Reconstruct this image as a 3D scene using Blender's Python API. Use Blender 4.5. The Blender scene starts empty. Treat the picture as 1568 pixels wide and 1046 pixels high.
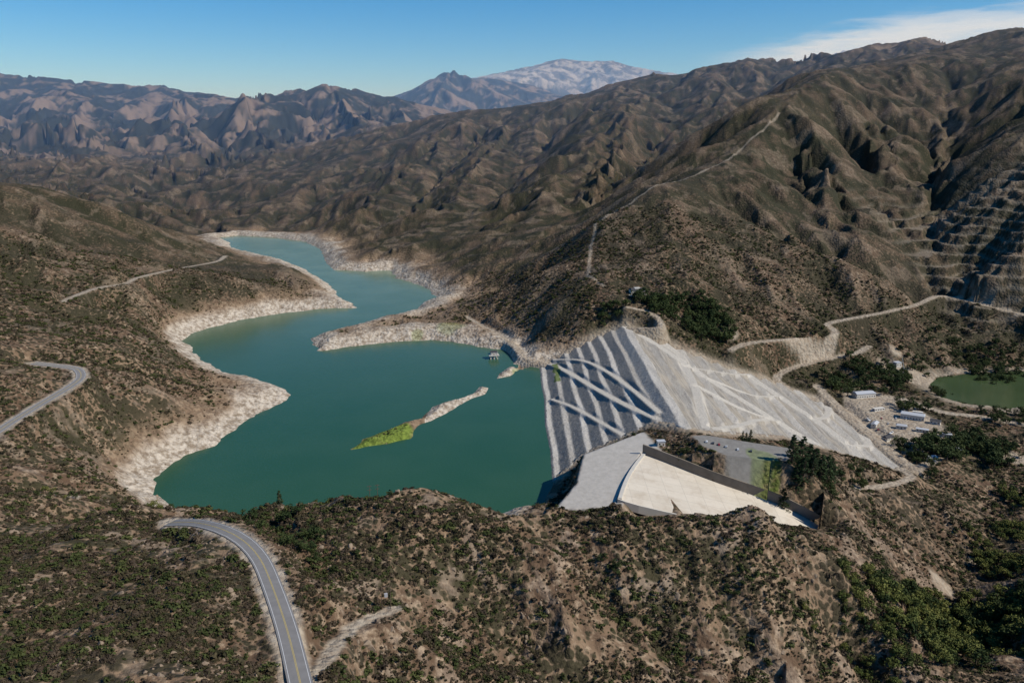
import bpy, math, random, time
import numpy as np
from mathutils import Vector
random.seed(7); rng=np.random.default_rng(11)
# Terrain survey: every ground point is a sighting from one survey station 320 m above the lake,
# reduced here to true world metres (x east, y north, z above lake level).
CP,SP=math.cos(math.radians(14.6)),math.sin(math.radians(14.6))
F=1220.0; H0=320.0
def _ray(u,v):
    x=(u-784)/F; yc=(523-v)/F
    return x, CP+yc*SP, -SP+yc*CP
def Z(u,v,z):
    x,dy,dz=_ray(u,v); t=(z-H0)/dz
    return (x*t,dy*t,float(z))
def D(u,v,Y):
    x,dy,dz=_ray(u,v); t=Y/dy
    return (x*t,float(Y),H0+dz*t)
def ZL(l): return [Z(*p) for p in l]
def DL(l): return [D(*p) for p in l]
# ---------------- noise ----------------
_P=rng.permutation(4096).astype(np.int64)
_A=rng.random(4096)*2*np.pi; _GX=np.cos(_A); _GY=np.sin(_A); _R1=rng.random(4096); _R2=rng.random(4096)
def _h(ix,iy,s=0): return _P[(_P[(ix+s*57)&4095]+iy)&4095]
def perlin(x,y,s=0):
    ix=np.floor(x).astype(np.int64); iy=np.floor(y).astype(np.int64); fx=x-ix; fy=y-iy
    ux=fx*fx*fx*(fx*(fx*6-15)+10); uy=fy*fy*fy*(fy*(fy*6-15)+10)
    def g(a,b):
        k=_h(ix+a,iy+b,s); return _GX[k]*(fx-a)+_GY[k]*(fy-b)
    n0=g(0,0)*(1-ux)+g(1,0)*ux; n1=g(0,1)*(1-ux)+g(1,1)*ux
    return (n0*(1-uy)+n1*uy)*1.5
def fbm(x,y,o=4,s=0,p=.5):
    r=0;a=1.;f=1.
    for i in range(o):
        r=r+a*perlin(x*f,y*f,s+i*3); a*=p; f*=2.03
    return r
def sst(x,a,b):
    t=np.clip((x-a)/(b-a),0,1); return t*t*(3-2*t)
def eros(x,y,px_,py_,s):
    ix=np.floor(x).astype(np.int64); iy=np.floor(y).astype(np.int64); fx=x-ix; fy=y-iy
    va=np.zeros_like(x); vd=np.zeros_like(x); wt=np.full_like(x,1e-6)
    for i in (-1,0,1):
        for j in (-1,0,1):
            k=_h(ix+i,iy+j,s)
            qx=fx-(i+.5+(_R1[k]-.5)*.5); qy=fy-(j+.5+(_R2[k]-.5)*.5)
            w=np.clip(1-(qx*qx+qy*qy)/1.5625,0,None)**2
            m=(qx*px_+qy*py_)*2*np.pi
            va+=np.cos(m)*w; vd-=np.sin(m)*w; wt+=w
    return va/wt, vd/wt*2*np.pi
# ---------------- control data ----------------
lake_px=[(232,735),(262,712),(290,695),(330,680),(362,655),(400,630),(430,616),(448,606),(440,597),(405,583),(350,574),(325,560),(300,542),(282,522),(292,511),(330,500),(370,490),(430,480),(490,473),(548,472),(540,466),(518,456),(514,446),(495,430),(470,415),(440,402),(395,391),(355,382),(350,372),(335,364),(365,361),(420,364),(465,370),(490,381),(498,400),(510,413),(560,416),(600,414),(607,426),(640,436),(662,445),(668,457),(645,466),(640,476),(590,488),(530,504),(475,518),(488,538),(560,528),(620,522),(660,520),(700,525),(750,533),(785,537),(792,548),(783,560),(765,572),(760,580),(790,574),(815,564),(834,562),(838,580),(845,620),(850,660),(853,700),(850,735),(832,770),(760,790),(700,797),(600,800),(500,805),(430,808),(380,802),(320,796),(280,786),(258,772),(245,755)]
lake=[Z(u,v,0)[:2] for u,v in lake_px]
isl_px=[(540,689),(560,672),(590,658),(620,648),(645,640),(662,622),(700,611),(725,603),(735,592),(748,594),(743,604),(720,611),(697,625),(667,640),(645,650),(634,660),(629,671),(585,679)]
isl=[Z(u,v,0)[:2] for u,v in isl_px]
pond_px=[(1422,588),(1435,577),(1480,572),(1540,569),(1620,566),(1640,600),(1600,622),(1540,627),(1480,620),(1435,607)]
pond=[Z(u,v,-50)[:2] for u,v in pond_px]
foot=[(20,1088),(47,1088),(81,1106),(144,1130),(165,1128),(237,1090),(318,1076),(381,1092),(440,1070),(455,1060),(455,825),(393,819),(290,798),(185,716),(165,712),(141,748),(72,738),(42,705),(20,690)]
def damlin(x):
    x=np.asarray(x,float); return 50-np.clip(160-x,0,None)/2.45-np.clip(x-170,0,None)/2.85
def damz(x):
    x=np.asarray(x,float)
    du=np.clip(160-x,0,None); dd=np.clip(x-170,0,None)
    def step(d,per,b):
        s=d/per; f=s-np.floor(s); return (np.floor(s)+np.clip(f/(1-b),0,1))*per
    return 50-step(du,17,.36)/2.45-step(dd,24,.42)/2.85
ctrl=[]
def dens(pts,step):
    out=[]
    for a,b in zip(pts[:-1],pts[1:]):
        a=np.array(a);b=np.array(b);n=max(1,int(np.linalg.norm(a[:2]-b[:2])/step))
        for k in range(n): out.append(tuple(a+(b-a)*k/n))
    out.append(tuple(pts[-1])); return out
PR=[]
def ridge(pts,step,prot=0):
    d=dens(pts,step); ctrl.extend(d)
    if prot: PR.append((np.array(pts),prot))
ridge(DL([(425,808,420),(480,770,440),(540,754,450),(600,755,455),(720,766,460),(840,783,475),(950,781,480),(1020,784,480),(1100,786,480),(1180,792,480),(1230,816,480),(1290,856,470)]),30)
ctrl+=[(-120,520,62),(-60,525,50),(0,530,40),(60,530,36),(120,530,34),(180,532,28),(230,535,18)]
ctrl+=ZL([(1340,905,10),(1390,940,-25),(700,1046,60),(900,1046,40),(1100,1046,20),(600,1000,82),(590,935,88),(550,1046,88),(500,940,100),(600,850,97),(800,900,72),(800,980,52),(1000,900,58),(1000,980,36),(1150,900,52),(1150,980,26),(1250,900,38),(1250,960,24),(1200,1046,8),(1300,1046,-22),
 (1350,860,-8),(1420,850,-40),(1300,790,-2),(1380,780,-22),(1450,780,-38),(1500,800,-55),(1568,900,-40),(1568,960,-25),(1650,950,10),(1650,850,-20),(1700,750,-20)])
ridge(ZL([(1568,745,-62),(1545,765,-62),(1530,820,-64),(1490,880,-66),(1450,925,-68),(1480,990,-72),(1540,1060,-75)]),25)
ctrl+=[(0,250,70),(100,300,40),(200,300,10),(0,150,60),(300,300,-40),(300,150,0),(-100,200,120)]
ctrl+=ZL([(0,1046,132),(200,1046,130),(350,1046,122),(100,950,126),(250,900,119),(330,850,116),(0,900,122),(0,850,114),(150,850,112),(240,803,98),(100,800,97),(0,790,98),(-200,900,125),(-200,800,105),
 (60,745,72),(100,765,62),(200,745,35),(150,700,46),(0,700,74),(60,680,64),(100,640,70),(200,620,52),(170,565,76),(250,540,52),(200,520,72),(100,500,90),(0,530,108),(-150,560,120),(-150,450,130),
 (380,595,15),(330,600,26),(300,640,24),(250,660,34),(280,590,38),(350,582,18),(250,600,44),
 (350,405,60),(400,402,50),(450,413,42),(490,436,25),(530,461,8),(350,440,52),(250,462,58),(180,485,72),(430,440,40)])
ctrl+=DL([(0,450,1050),(0,400,1200),(100,440,1180),(100,380,1450),(0,340,1450),(200,380,1550)])
ridge(DL([(-150,262,1500),(0,280,1700),(60,286,1750),(130,306,1850),(200,332,2000),(260,360,2100)]),90,80)
ctrl+=ZL([(500,513,5),(560,506,12),(620,492,14),(680,480,18),(720,470,25),(700,500,10),(760,512,12),(790,515,25),(740,487,22),(830,520,26),(830,500,38),(850,450,75),(900,460,76),(900,500,52),(975,455,80),(1050,480,60),(1110,500,40),(1050,520,38),(1120,530,22),
 (520,390,20),(560,392,26),(640,410,26),(700,420,32),(600,380,46),(750,380,66),(800,440,52),(760,450,30),(700,455,14),(400,352,6),(250,345,22),(330,352,3),(600,402,12),(650,425,14)])
ctrl+=DL([(480,335,2850),(480,290,3200),(560,300,2800),(560,260,3400),(850,400,1600),(1100,170,3800),(1200,130,4000),
 (1100,330,1600),(1050,400,1350),(1000,430,1260),(1150,450,1300),(1250,430,1380),(1568,300,1650),(1568,400,1430),(1500,430,1430),(1700,300,1500)])
R2=[(925,440,1230),(900,420,1290),(905,375,1450),(912,340,1560),(1005,283,1750),(1060,270,1880),(1110,245,2020),(1170,195,2200),(1195,165,2320),(1230,130,2550),(1290,105,2900),(1350,98,3050),(1420,85,3200),(1500,80,3300),(1568,65,3300),(1700,45,3300),(1900,40,3300)]
ridge(DL(R2),70,150)
ridge(DL([(300,335,3200),(385,278,3400),(430,265,3600),(500,256,3700),(545,232,3900),(620,212,4100),(690,182,4300),(740,170,4400),(800,160,4500),(880,148,4600),(950,125,4700),(1000,112,4800),(1060,108,4900),(1150,92,5000),(1250,100,5000),(1340,85,4800),(1440,72,4600),(1540,72,4500),(1700,60,4500)]),140,200)
ridge(DL([(1568,130,2500),(1540,195,2150),(1510,270,1850),(1490,330,1680),(1465,400,1560)]),70)
ridge(DL([(1440,150,2750),(1455,208,2450),(1435,290,2000),(1437,378,1650)]),90)
for s in [[(690,182,4300),(650,225,3700),(600,275,3100),(560,320,2600)],[(800,160,4500),(760,212,3700),(700,277,2900),(655,342,2300)],[(950,125,4700),(900,182,3700),(850,247,2900),(790,325,2200),(740,388,1850)],[(1060,108,4900),(1010,160,3800),(960,210,3100),(905,285,2350)],
          [(735,216,3900),(680,280,3100),(620,338,2500)],[(860,204,3900),(800,283,2900),(735,353,2150)],[(990,234,3300),(925,297,2500),(860,365,1850)],[(610,250,3700),(570,292,3100)],[(545,232,3900),(500,285,3300),(470,325,2900)],[(430,265,3600),(410,305,3200)],
          [(1110,245,2020),(1180,322,1700),(1240,412,1400)],[(1195,165,2320),(1270,262,1950),(1330,362,1600),(1370,430,1430)],[(1290,105,2900),(1350,195,2400),(1395,285,2000)],
          [(1160,310,1780),(1200,400,1430)],[(1225,265,2050),(1290,388,1560)],[(1320,215,2400),(1365,345,1780)],[(1005,283,1750),(1030,350,1500),(1060,400,1350)],[(980,330,1600),(960,400,1370)]]: ridge(DL(s),110)
ctrl+=ZL([(1200,490,35),(1350,500,10),(1450,490,2),(1500,520,-22),(1568,540,-38),(1400,530,-15),(1480,560,-46),(1300,565,-25),(1240,575,-20),(1350,600,-42),(1400,650,-44),(1500,660,-46),(1450,700,-38),(1300,620,-46),(1330,660,-46),(1568,680,-55),(1650,640,-40),
 (1300,708,8),(1240,712,44),(1345,715,-12),(1300,750,-12),(1230,752,0),(1400,740,-40),(1480,720,-48),(1200,700,50),(1100,690,50),(1260,690,40)])
ridge(DL([(345,160,6900),(375,146,6500),(420,155,6600),(470,158,6900),(505,128,7300),(540,142,7400),(590,150,7600),(650,172,7800),(700,182,8000)]),250,180)
ridge(DL([(-200,105,9000),(0,118,9000),(60,122,9000),(130,125,9200),(200,135,9300),(300,146,9500),(345,160,9800)]),350,250)
for i,u in enumerate((-190,-110,-35,40,110,185,260)):
    vc=118+8*max(0,u)/100
    ridge(DL([(u,vc,9100),(u+15,154+i%3*7,7600),(u-5+i%2*30,182+i%3*6,6200),(u+45,222+i%2*10,5000),(u+80,258,3800)]),450)
    ridge(DL([(u+42,192,7400),(u+66,232,5900),(u+92,266,4600)]),500)
for s in [[(375,146,6500),(388,190,5800),(415,232,4800)],[(440,157,6700),(468,196,5900),(480,225,5100)],[(505,128,7300),(532,172,6300),(552,207,5400)],[(590,150,7600),(618,178,6500)],[(345,160,6900),(318,200,6000),(300,240,4900)],
          [(345,218,5900),(355,252,4800)],[(425,208,6000),(448,245,4900)],[(485,183,6500),(510,224,5400)],[(562,180,6700),(585,207,5700)],
          [(60,262,3900),(110,285,3300),(150,300,2900)],[(0,285,3300),(70,300,2900)],[(230,262,4000),(262,295,3300),(290,318,2900)],[(200,290,3500),(230,318,2900)],[(330,262,4100),(345,300,3300)]]: ridge(DL(s),300)
ctrl+=DL([(-150,265,3000)])
ridge(DL([(600,165,13000),(640,136,13000),(685,110,13000),(720,120,13500),(770,123,14500),(840,150,15000)]),500,250)
ridge(DL([(740,122,20000),(790,115,20500),(820,104,21000),(860,89,22000),(905,95,22000),(940,93,22000),(1000,110,22000),(1100,125,22000)]),600,300)
for s in [[(860,89,22000),(835,112,19500),(812,132,17500)],[(905,95,22000),(900,118,19500)],[(850,120,19500),(845,135,18000)],[(685,110,13000),(670,140,11500)],[(640,136,13000),(628,155,11800)],[(720,120,13500),(745,148,12000)]]: ridge(DL(s),500)
ridge(DL([(1180,115,20000),(1230,95,20000),(1300,80,20000),(1370,84,20000),(1450,105,20000)]),600)
for X in (-7000,-2500,0,3000,7000): ctrl.append((X,10800,300))
for X in (-12000,-4000,500,5000,12000): ctrl.append((X,17500,500)); ctrl.append((X*1.6,31000,300))
for X in (0,3000): ctrl.append((X,6200,250))
for p in dens([(p[0],p[1],0.) for p in lake+[lake[0]]],70):
    if not (20<p[0]<80 and 690<p[1]<1090): ctrl.append(p)
for u,v in [(400,700),(600,600),(700,700),(400,540),(560,450),(430,385)]: ctrl.append(Z(u,v,0)[:2]+(-15,))
for p in dens([(p[0],p[1],0.) for p in foot+[foot[0]]],40):
    if p[0]>46: ctrl.append((p[0],p[1],float(damlin(p[0]))))
for p in dens([(p[0],p[1],-49.) for p in pond+[pond[0]]],60): ctrl.append(p)
def smooth(pts,step=8):
    p=[np.array(q,float) for q in pts]; p=[2*p[0]-p[1]]+p+[2*p[-1]-p[-2]]; out=[]
    for i in range(1,len(p)-2):
        n=max(2,int(np.linalg.norm(p[i+1]-p[i])/step))
        for k in range(n):
            t=k/n
            out.append(.5*((2*p[i])+(-p[i-1]+p[i+1])*t+(2*p[i-1]-5*p[i]+4*p[i+1]-p[i+2])*t*t+(-p[i-1]+3*p[i]-3*p[i+1]+p[i+2])*t**3))
    out.append(p[-2]); return np.array(out)
hw1=smooth(ZL([(475,1110,117),(460,1046,116),(440,965,115),(418,900,114),(398,855,113),(372,827,112),(340,810,110),(300,800,104),(260,800,98)]))
hw2=smooth(ZL([(-60,700,80),(0,658,82),(40,632,83),(80,608,84),(110,590,85),(124,577,86),(118,565,87),(95,561,88),(50,556,90)]))
hw3=smooth(ZL([(95,464,95),(110,455,94),(150,441,92),(190,435,88),(215,424,85),(270,412,75),(330,401,60),(345,392,50)]))
tracks={
'tA':(ZL([(480,1040,112),(505,1000,104),(535,965,96),(570,945,91),(605,932,89)]),2.6),
'tT1':(ZL([(1120,535,22),(1145,526,22),(1200,520,20),(1268,516,18),(1278,506,20),(1270,495,24),(1340,481,26),(1400,468,26),(1440,453,28),(1500,466,20),(1568,482,12),(1650,500,8)]),5),
'tT2':(ZL([(1250,612,-42),(1200,590,-30),(1190,578,-24),(1210,565,-20),(1260,551,-15),(1310,541,-10),(1330,530,-6)]),5),
'tB':(ZL([(1235,757,-4),(1270,748,-10),(1345,745,-22),(1395,732,-35),(1380,718,-42)]),4),
'tD':(ZL([(1250,590,-35),(1290,630,-44),(1350,680,-45),(1400,715,-44),(1440,700,-44)]),5),
'tR':(ZL([(1380,610,-44),(1440,630,-45),(1500,638,-46),(1568,650,-46),(1640,660,-46)]),6),
'tP':(ZL([(838,556,6),(805,548,8),(790,532,10),(765,512,11),(735,497,12),(715,485,14)]),3),
'tL':(ZL([(60,765,60),(110,764,60)]),5),
'tH':(ZL([(960,470,74),(1000,480,66),(1010,500,56),(965,502,50)]),3),
'hw3':(hw3,4.5)}
for n in tracks: tracks[n]=(smooth(tracks[n][0]),tracks[n][1])
fr=np.array(dens(DL(R2[:9]),15))
for r_ in [hw1,hw2]+[t[0] for t in tracks.values()]:
    for p in r_[::4]: ctrl.append(tuple(p))
C=np.array(ctrl); keep=[]
for i in range(len(C)):
    if all((C[i,0]-C[j,0])**2+(C[i,1]-C[j,1])**2>64 for j in keep): keep.append(i)
C=C[keep]; cx,cy,cz=C.T
SC=1000.
Dm=np.sqrt((cx[:,None]-cx)**2+(cy[:,None]-cy)**2)/SC
n=len(cx); M=np.zeros((n+1,n+1)); M[:n,:n]=Dm-np.eye(n)*0.004; M[:n,n]=1; M[n,:n]=1
sol=np.linalg.solve(M,np.append(cz,0)); w=sol[:n]; w0=sol[n]
TH=math.radians(52); NT,NR=1400,1300; R0,R1_=150.,32000.
def rbf(x,y):
    out=np.zeros((3,)+x.shape); xf=x.ravel();yf=y.ravel(); o=out.reshape(3,-1)
    for s in range(0,len(xf),20000):
        a=xf[s:s+20000,None]-cx; b=yf[s:s+20000,None]-cy
        d=np.sqrt(a*a+b*b)+1e-3; iw=w/d
        o[0,s:s+20000]=d@w/SC+w0; o[1,s:s+20000]=(a*iw).sum(1)/SC; o[2,s:s+20000]=(b*iw).sum(1)/SC
    return out
ct,cr=420,380
th=np.linspace(-TH,TH,ct); lr=np.linspace(math.log(R0),math.log(R1_),cr)
TT,LR=np.meshgrid(th,lr); BG=rbf(np.sin(TT)*np.exp(LR),np.cos(TT)*np.exp(LR))
def samp(G,x,y):
    t=np.arctan2(x,y); l=.5*np.log(x*x+y*y)
    nr,nt=G.shape[-2:]
    a=np.clip((t+TH)/(2*TH)*(nt-1),0,nt-1.001); b=np.clip((l-math.log(R0))/(math.log(R1_)-math.log(R0))*(nr-1),0,nr-1.001)
    i=a.astype(int); j=b.astype(int); fa=a-i; fb=b-j
    return (G[...,j,i]*(1-fa)+G[...,j,i+1]*fa)*(1-fb)+(G[...,j+1,i]*(1-fa)+G[...,j+1,i+1]*fa)*fb
def segdist(x,y,P,closed=False,z=None):
    x=np.asarray(x);d=np.full(x.shape,1e9); zz=np.zeros(x.shape)
    P=np.array(P); n=len(P)
    for k in range(n if closed else n-1):
        a=P[k];b=P[(k+1)%n]; ex,ey=b[0]-a[0],b[1]-a[1]; L=ex*ex+ey*ey+1e-9
        t=np.clip(((x-a[0])*ex+(y-a[1])*ey)/L,0,1)
        q=(x-a[0]-t*ex)**2+(y-a[1]-t*ey)**2; m=q<d
        d=np.where(m,q,d)
        if z is not None: zz=np.where(m,a[2]+t*(b[2]-a[2]),zz)
    return (np.sqrt(d),zz) if z is not None else np.sqrt(d)
def inside(x,y,P):
    c=np.zeros(x.shape,bool); n=len(P)
    for k in range(n):
        x1,y1=P[k][:2];x2,y2=P[(k+1)%n][:2]
        if y1==y2: continue
        c^=((y1>y)!=(y2>y))&(x<(x2-x1)*(y-y1)/(y2-y1)+x1)
    return c
def sdist(x,y,P,margin):
    A=np.array([p[:2] for p in P]); out=np.full(x.shape,float(margin))
    m=(x>A[:,0].min()-margin)&(x<A[:,0].max()+margin)&(y>A[:,1].min()-margin)&(y<A[:,1].max()+margin)
    xs=x[m];ys=y[m]; d=segdist(xs,ys,A,True); d=np.where(inside(xs,ys,A),-d,d); out[m]=np.minimum(d,margin)
    return out
def lake_sd(x,y):
    nx=fbm(x/38,y/38,3,5)*6; ny=fbm(x/38+50,y/38,3,9)*6
    q=sst(np.hypot(np.abs(x-45)*.5,np.clip(np.abs(y-890)-190,0,None)),20,80)
    a=sdist(x+nx*q,y+ny*q,lake,200); b=sdist(x+nx*q*.6,y+ny*q*.6,isl,200)
    return np.maximum(a,-b), b
apron=ZL([(895,698,32),(985,660,42),(1010,690,42),(962,745,39),(950,776,37),(852,778,33),(885,740,33)])
parking=ZL([(1060,668,50),(1080,666,50),(1212,686,48),(1206,706,48),(1130,704,50),(1075,682,50)])
yard=ZL([(1290,590,-44),(1380,610,-44),(1440,650,-45),(1450,690,-45),(1380,690,-45),(1300,640,-46)])
pads=[(apron,14),(parking,8),(yard,25)]
def plane(P):
    A=np.array(P); return np.linalg.lstsq(np.c_[A[:,0],A[:,1],np.ones(len(A))],A[:,2],rcond=None)[0]
spill_far=[(118,672,40),(132,665,37),(181,644,24),(229,630,11),(262,619,-3)]
spill_near=[(84,580,40),(100,576,36),(160,574,22),(215,588,8),(252,600,-4)]
spoly=[(p[0],p[1]) for p in spill_far]+[(p[0],p[1]) for p in spill_near[::-1]]
def spz(x): return np.interp(x,[84,125,140,195,240,260],[40,38,30,17,5,-3])
def terrain(x,y):
    r=np.hypot(x,y); b=samp(BG,x,y); h=b[0].copy(); gx=b[1].copy(); gy=b[2].copy()
    lsd,isd=lake_sd(x,y); dsd=sdist(x,y,foot,120); ss=sdist(x,y,spoly,90)
    m=sst(np.minimum(np.minimum(lsd,dsd+10),ss+10),5,150)
    prot=np.ones(x.shape)
    for P,wd in PR: prot=np.minimum(prot,.3+.7*sst(segdist(x,y,P[:,:2]),0,wd))
    valley=sst(h,-70,10)*.7+.3
    mins=.12+.50*sst(r,2200,3200)
    cells=[(1700,.075,sst(r,4300,6500),1),(800,.11,sst(r,3000,4500),2),(380,.12,sst(r,1500,2400),3),(190,.125,sst(r,600,1300),4),(95,.11,1-sst(r,9000,14000)*.5,5),(45,.08,1,6),(21,.065,1-sst(r,3000,6000),7),(10,.06,1-sst(r,700,1200),8)]
    gul=0
    for c,a,wt,s in cells:
        g=np.hypot(gx,gy)+1e-6; sl=np.clip(g/.45,mins,1.1)
        px_,py_=-gy/g,gx/g
        wx=x/c+perlin(x/c*.7,y/c*.7,s+20)*.15; wy=y/c
        v,dv=eros(wx,wy,px_,py_,s)
        A=c*a*wt*sl*m*valley*prot if c>60 else c*a*wt*sl*(.25+.75*m)
        h+=A*(v-.1)
        if 15<c<900: gul=gul+v*wt*sl*(c/190)**.3*(.6 if c>300 else 1)
        gx+=A/c*dv*px_; gy+=A/c*dv*py_
    h+=fbm(x/26,y/26,4,30)*1.6*(.3+.7*m)+fbm(x/160,y/160,2,33)*5*m
    bn=sst(x,760,840)*sst(y,1330,1400)*(1-sst(y,1800,2000)); q=(h+perlin(x/70,y/70,8)*5)/17; f=q-np.floor(q)
    h=h+bn*17*((np.floor(q)+sst(f,.35,.95))-q)
    ring=np.where(lsd>0,lsd*.5+fbm(x/15,y/15,3,40)*1.8*sst(lsd,2,20),np.maximum(lsd*.5,-14))
    k=sst(lsd,10,75); h=np.where(lsd>0,ring*(1-k)+h*k,ring)
    ih=np.minimum(-isd*.45,5+fbm(x/10,y/10,3,44)*1.5); h=np.where(isd<3,ih,h)
    psd=sdist(x,y,pond,100); h=np.where(psd<0,np.maximum(-50+psd*.3,-55),np.where(psd<40,np.maximum(h,-49.5+psd*.1),h))
    for P,bw in pads:
        co=plane(P); s=sdist(x,y,P,60); kk=1-sst(s,0,bw); h=h*(1-kk)+(co[0]*x+co[1]*y+co[2])*kk
    h=np.where(ss<1.5,np.minimum(h,spz(x)-4),h)
    nearside=(y<610)&(ss>1)&(ss<60)&(x>84); h=np.where(nearside,np.minimum(h,spz(x)+3+ss*.35),h)
    dz=damlin(x); h=np.where(dsd<-4,np.minimum(h,dz-6),h)
    nb=(dsd>=-4)&(dsd<25); kk=1-sst(dsd,-4,25); h=np.where(nb,h*(1-kk)+(dz-.5)*kk,h)
    road=np.zeros(x.shape)
    for P,hw,kind in [(hw1,6.5,1),(hw2,7,1)]+[(t[0],t[1],2) for t in tracks.values()]:
        mm=(x>P[:,0].min()-50)&(x<P[:,0].max()+50)&(y>P[:,1].min()-50)&(y<P[:,1].max()+50)
        if not mm.any(): continue
        d,zz=segdist(x[mm],y[mm],P,False,1); kk=1-sst(d,hw+1,hw+16 if kind==1 else hw+12)
        h[mm]=h[mm]*(1-kk)+(zz-(.35 if kind==1 else 0))*kk
        rd=1-sst(d+perlin(x[mm]/9,y[mm]/9,3)*1.5,hw*.8,hw+2.5); road[mm]=np.maximum(road[mm],rd)
    return h,lsd,isd,dsd,psd,road,gul,bn*(1-sst(f,.3,.5)+sst(f,.93,1))
th=np.linspace(-TH,TH,NT); lr=np.linspace(math.log(R0),math.log(R1_),NR)
TT,LR=np.meshgrid(th,lr); X=np.sin(TT)*np.exp(LR); Y=np.cos(TT)*np.exp(LR)
hh,lsd,isd,dsd,psd,road,gul,bench=terrain(X,Y)
def zat(x,y): return float(samp(hh,np.array([float(x)]),np.array([float(y)]))[0])
Rr=np.hypot(X,Y); nz=fbm(X/60,Y/60,3,60)
fd=np.full(X.shape,99.); mm=(X>100)&(X<1000)&(Y>1150)&(Y<2500)
fd[mm]=segdist(X[mm],Y[mm],fr)
dirt=np.maximum(road,(1-sst(fd+perlin(X/20,Y/20,9)*2,1.5,4.5))*.6)
dirt=np.maximum(dirt,bench*.4)
pale=(1-sst(hh+nz*6,9,24))*(1-sst(lsd+nz*20,30,80))*(hh>-3)
pale=np.where((isd<5)&(X<-100),0,pale)
pale=pale*sst(sdist(X,Y,apron,60),30,45)
tan=(1-sst(hh+nz*8,18,38))*(1-sst(lsd+nz*40,50,170))*(Y>560)*(.3+.7*sst(sdist(X,Y,apron,60),30,45))
dirt=np.maximum(dirt,1-sst(sdist(X,Y,yard,30),-2,5))
dirt=np.maximum(dirt,(1-sst(sdist(X,Y,foot,60),0,14))*(hh>-60)*.8)
dirt=np.maximum(dirt,(1-sst(psd+nz*15,5,30))*.7*(psd>0))
for u,v,z,rad in [(1360,555,-25,28),(1410,575,-40,30),(1120,520,25,16),(1370,535,-12,20),(1380,650,-44,60),(1440,905,-66,9),(1500,862,-65,12),(1550,700,-55,22)]:
    q=Z(u,v,z); dirt=np.maximum(dirt,(1-sst(np.hypot(X-q[0],Y-q[1])+nz*12,rad*.6,rad))*.9)
lotm=1-sst(sdist(X,Y,parking,30),-1,1.5); apm=1-sst(sdist(X,Y,apron,40)+perlin(X/12,Y/12,5)*2,-1,3)
grass=np.zeros(X.shape)
for u,v,z,rad,am in [(600,662,3,26,.9),(565,682,3,20,.9),(690,502,10,26,.35),(795,566,4,14,.5),(1178,704,49,8,.45),(1160,701,49,6,.45),(640,519,1,12,.4)]:
    q=Z(u,v,z); grass=np.maximum(grass,am*(1-sst(np.hypot((X-q[0]),(Y-q[1])*.6)+nz*8,rad*.6,rad)))
pale=np.clip(pale,0,1)
class NT_:
    def __init__(s,tree): s.t=tree; s.n=tree.nodes; s.l=tree.links
    def new(s,ty,**k):
        nd=s.n.new(ty)
        for a,b in k.items(): setattr(nd,a,b)
        return nd
    def link(s,a,b): s.l.new(a,b)
    def inp(s,sock,v):
        if isinstance(v,bpy.types.NodeSocket): s.l.new(v,sock)
        elif isinstance(v,tuple) and len(v)==3 and sock.type=='RGBA': sock.default_value=(*v,1)
        else: sock.default_value=v
    def math(s,op,a,b=0.,c=None,clamp=False):
        nd=s.new('ShaderNodeMath',operation=op,use_clamp=clamp); s.inp(nd.inputs[0],a); s.inp(nd.inputs[1],b)
        if c is not None: s.inp(nd.inputs[2],c)
        return nd.outputs[0]
    def mix(s,f,a,b,bt='MIX'):
        nd=s.new('ShaderNodeMix',data_type='RGBA',blend_type=bt); s.inp(nd.inputs[0],f); s.inp(nd.inputs[6],a); s.inp(nd.inputs[7],b); return nd.outputs[2]
    def ss(s,v,a,b,o0=0.,o1=1.):
        nd=s.new('ShaderNodeMapRange',interpolation_type='SMOOTHSTEP'); s.inp(nd.inputs[0],v); nd.inputs[1].default_value=a; nd.inputs[2].default_value=b; nd.inputs[3].default_value=o0; nd.inputs[4].default_value=o1; return nd.outputs[0]
    def pos(s): return s.new('ShaderNodeNewGeometry').outputs['Position']
    def noise(s,vec,sc,det=4,rough=.55,dist=0):
        nd=s.new('ShaderNodeTexNoise'); s.link(vec,nd.inputs['Vector']); nd.inputs['Scale'].default_value=sc; nd.inputs['Detail'].default_value=det; nd.inputs['Roughness'].default_value=rough; nd.inputs['Distortion'].default_value=dist; return nd.outputs['Fac']
    def vor(s,vec,sc):
        nd=s.new('ShaderNodeTexVoronoi'); s.link(vec,nd.inputs['Vector']); nd.inputs['Scale'].default_value=sc; return nd.outputs['Distance'],nd.outputs['Color']
    def attr(s,name): return s.new('ShaderNodeAttribute',attribute_name=name).outputs['Fac']
def newmat(name):
    m=bpy.data.materials.new(name); m.use_nodes=True; k=NT_(m.node_tree); bs=m.node_tree.nodes['Principled BSDF']; bs.inputs['Roughness'].default_value=.9
    bs.inputs['Specular IOR Level'].default_value=.12
    return m,k,bs
def simple(name,col,rough=.8,var=.25,sc=.5,spec=.2):
    m,k,bs=newmat(name); p=k.pos(); nn=k.noise(p,sc,3)
    c=k.mix(nn,tuple(x*(1-var) for x in col),tuple(x*(1+var) for x in col)); k.link(c,bs.inputs['Base Color']); bs.inputs['Roughness'].default_value=rough; bs.inputs['Specular IOR Level'].default_value=spec
    return m
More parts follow.
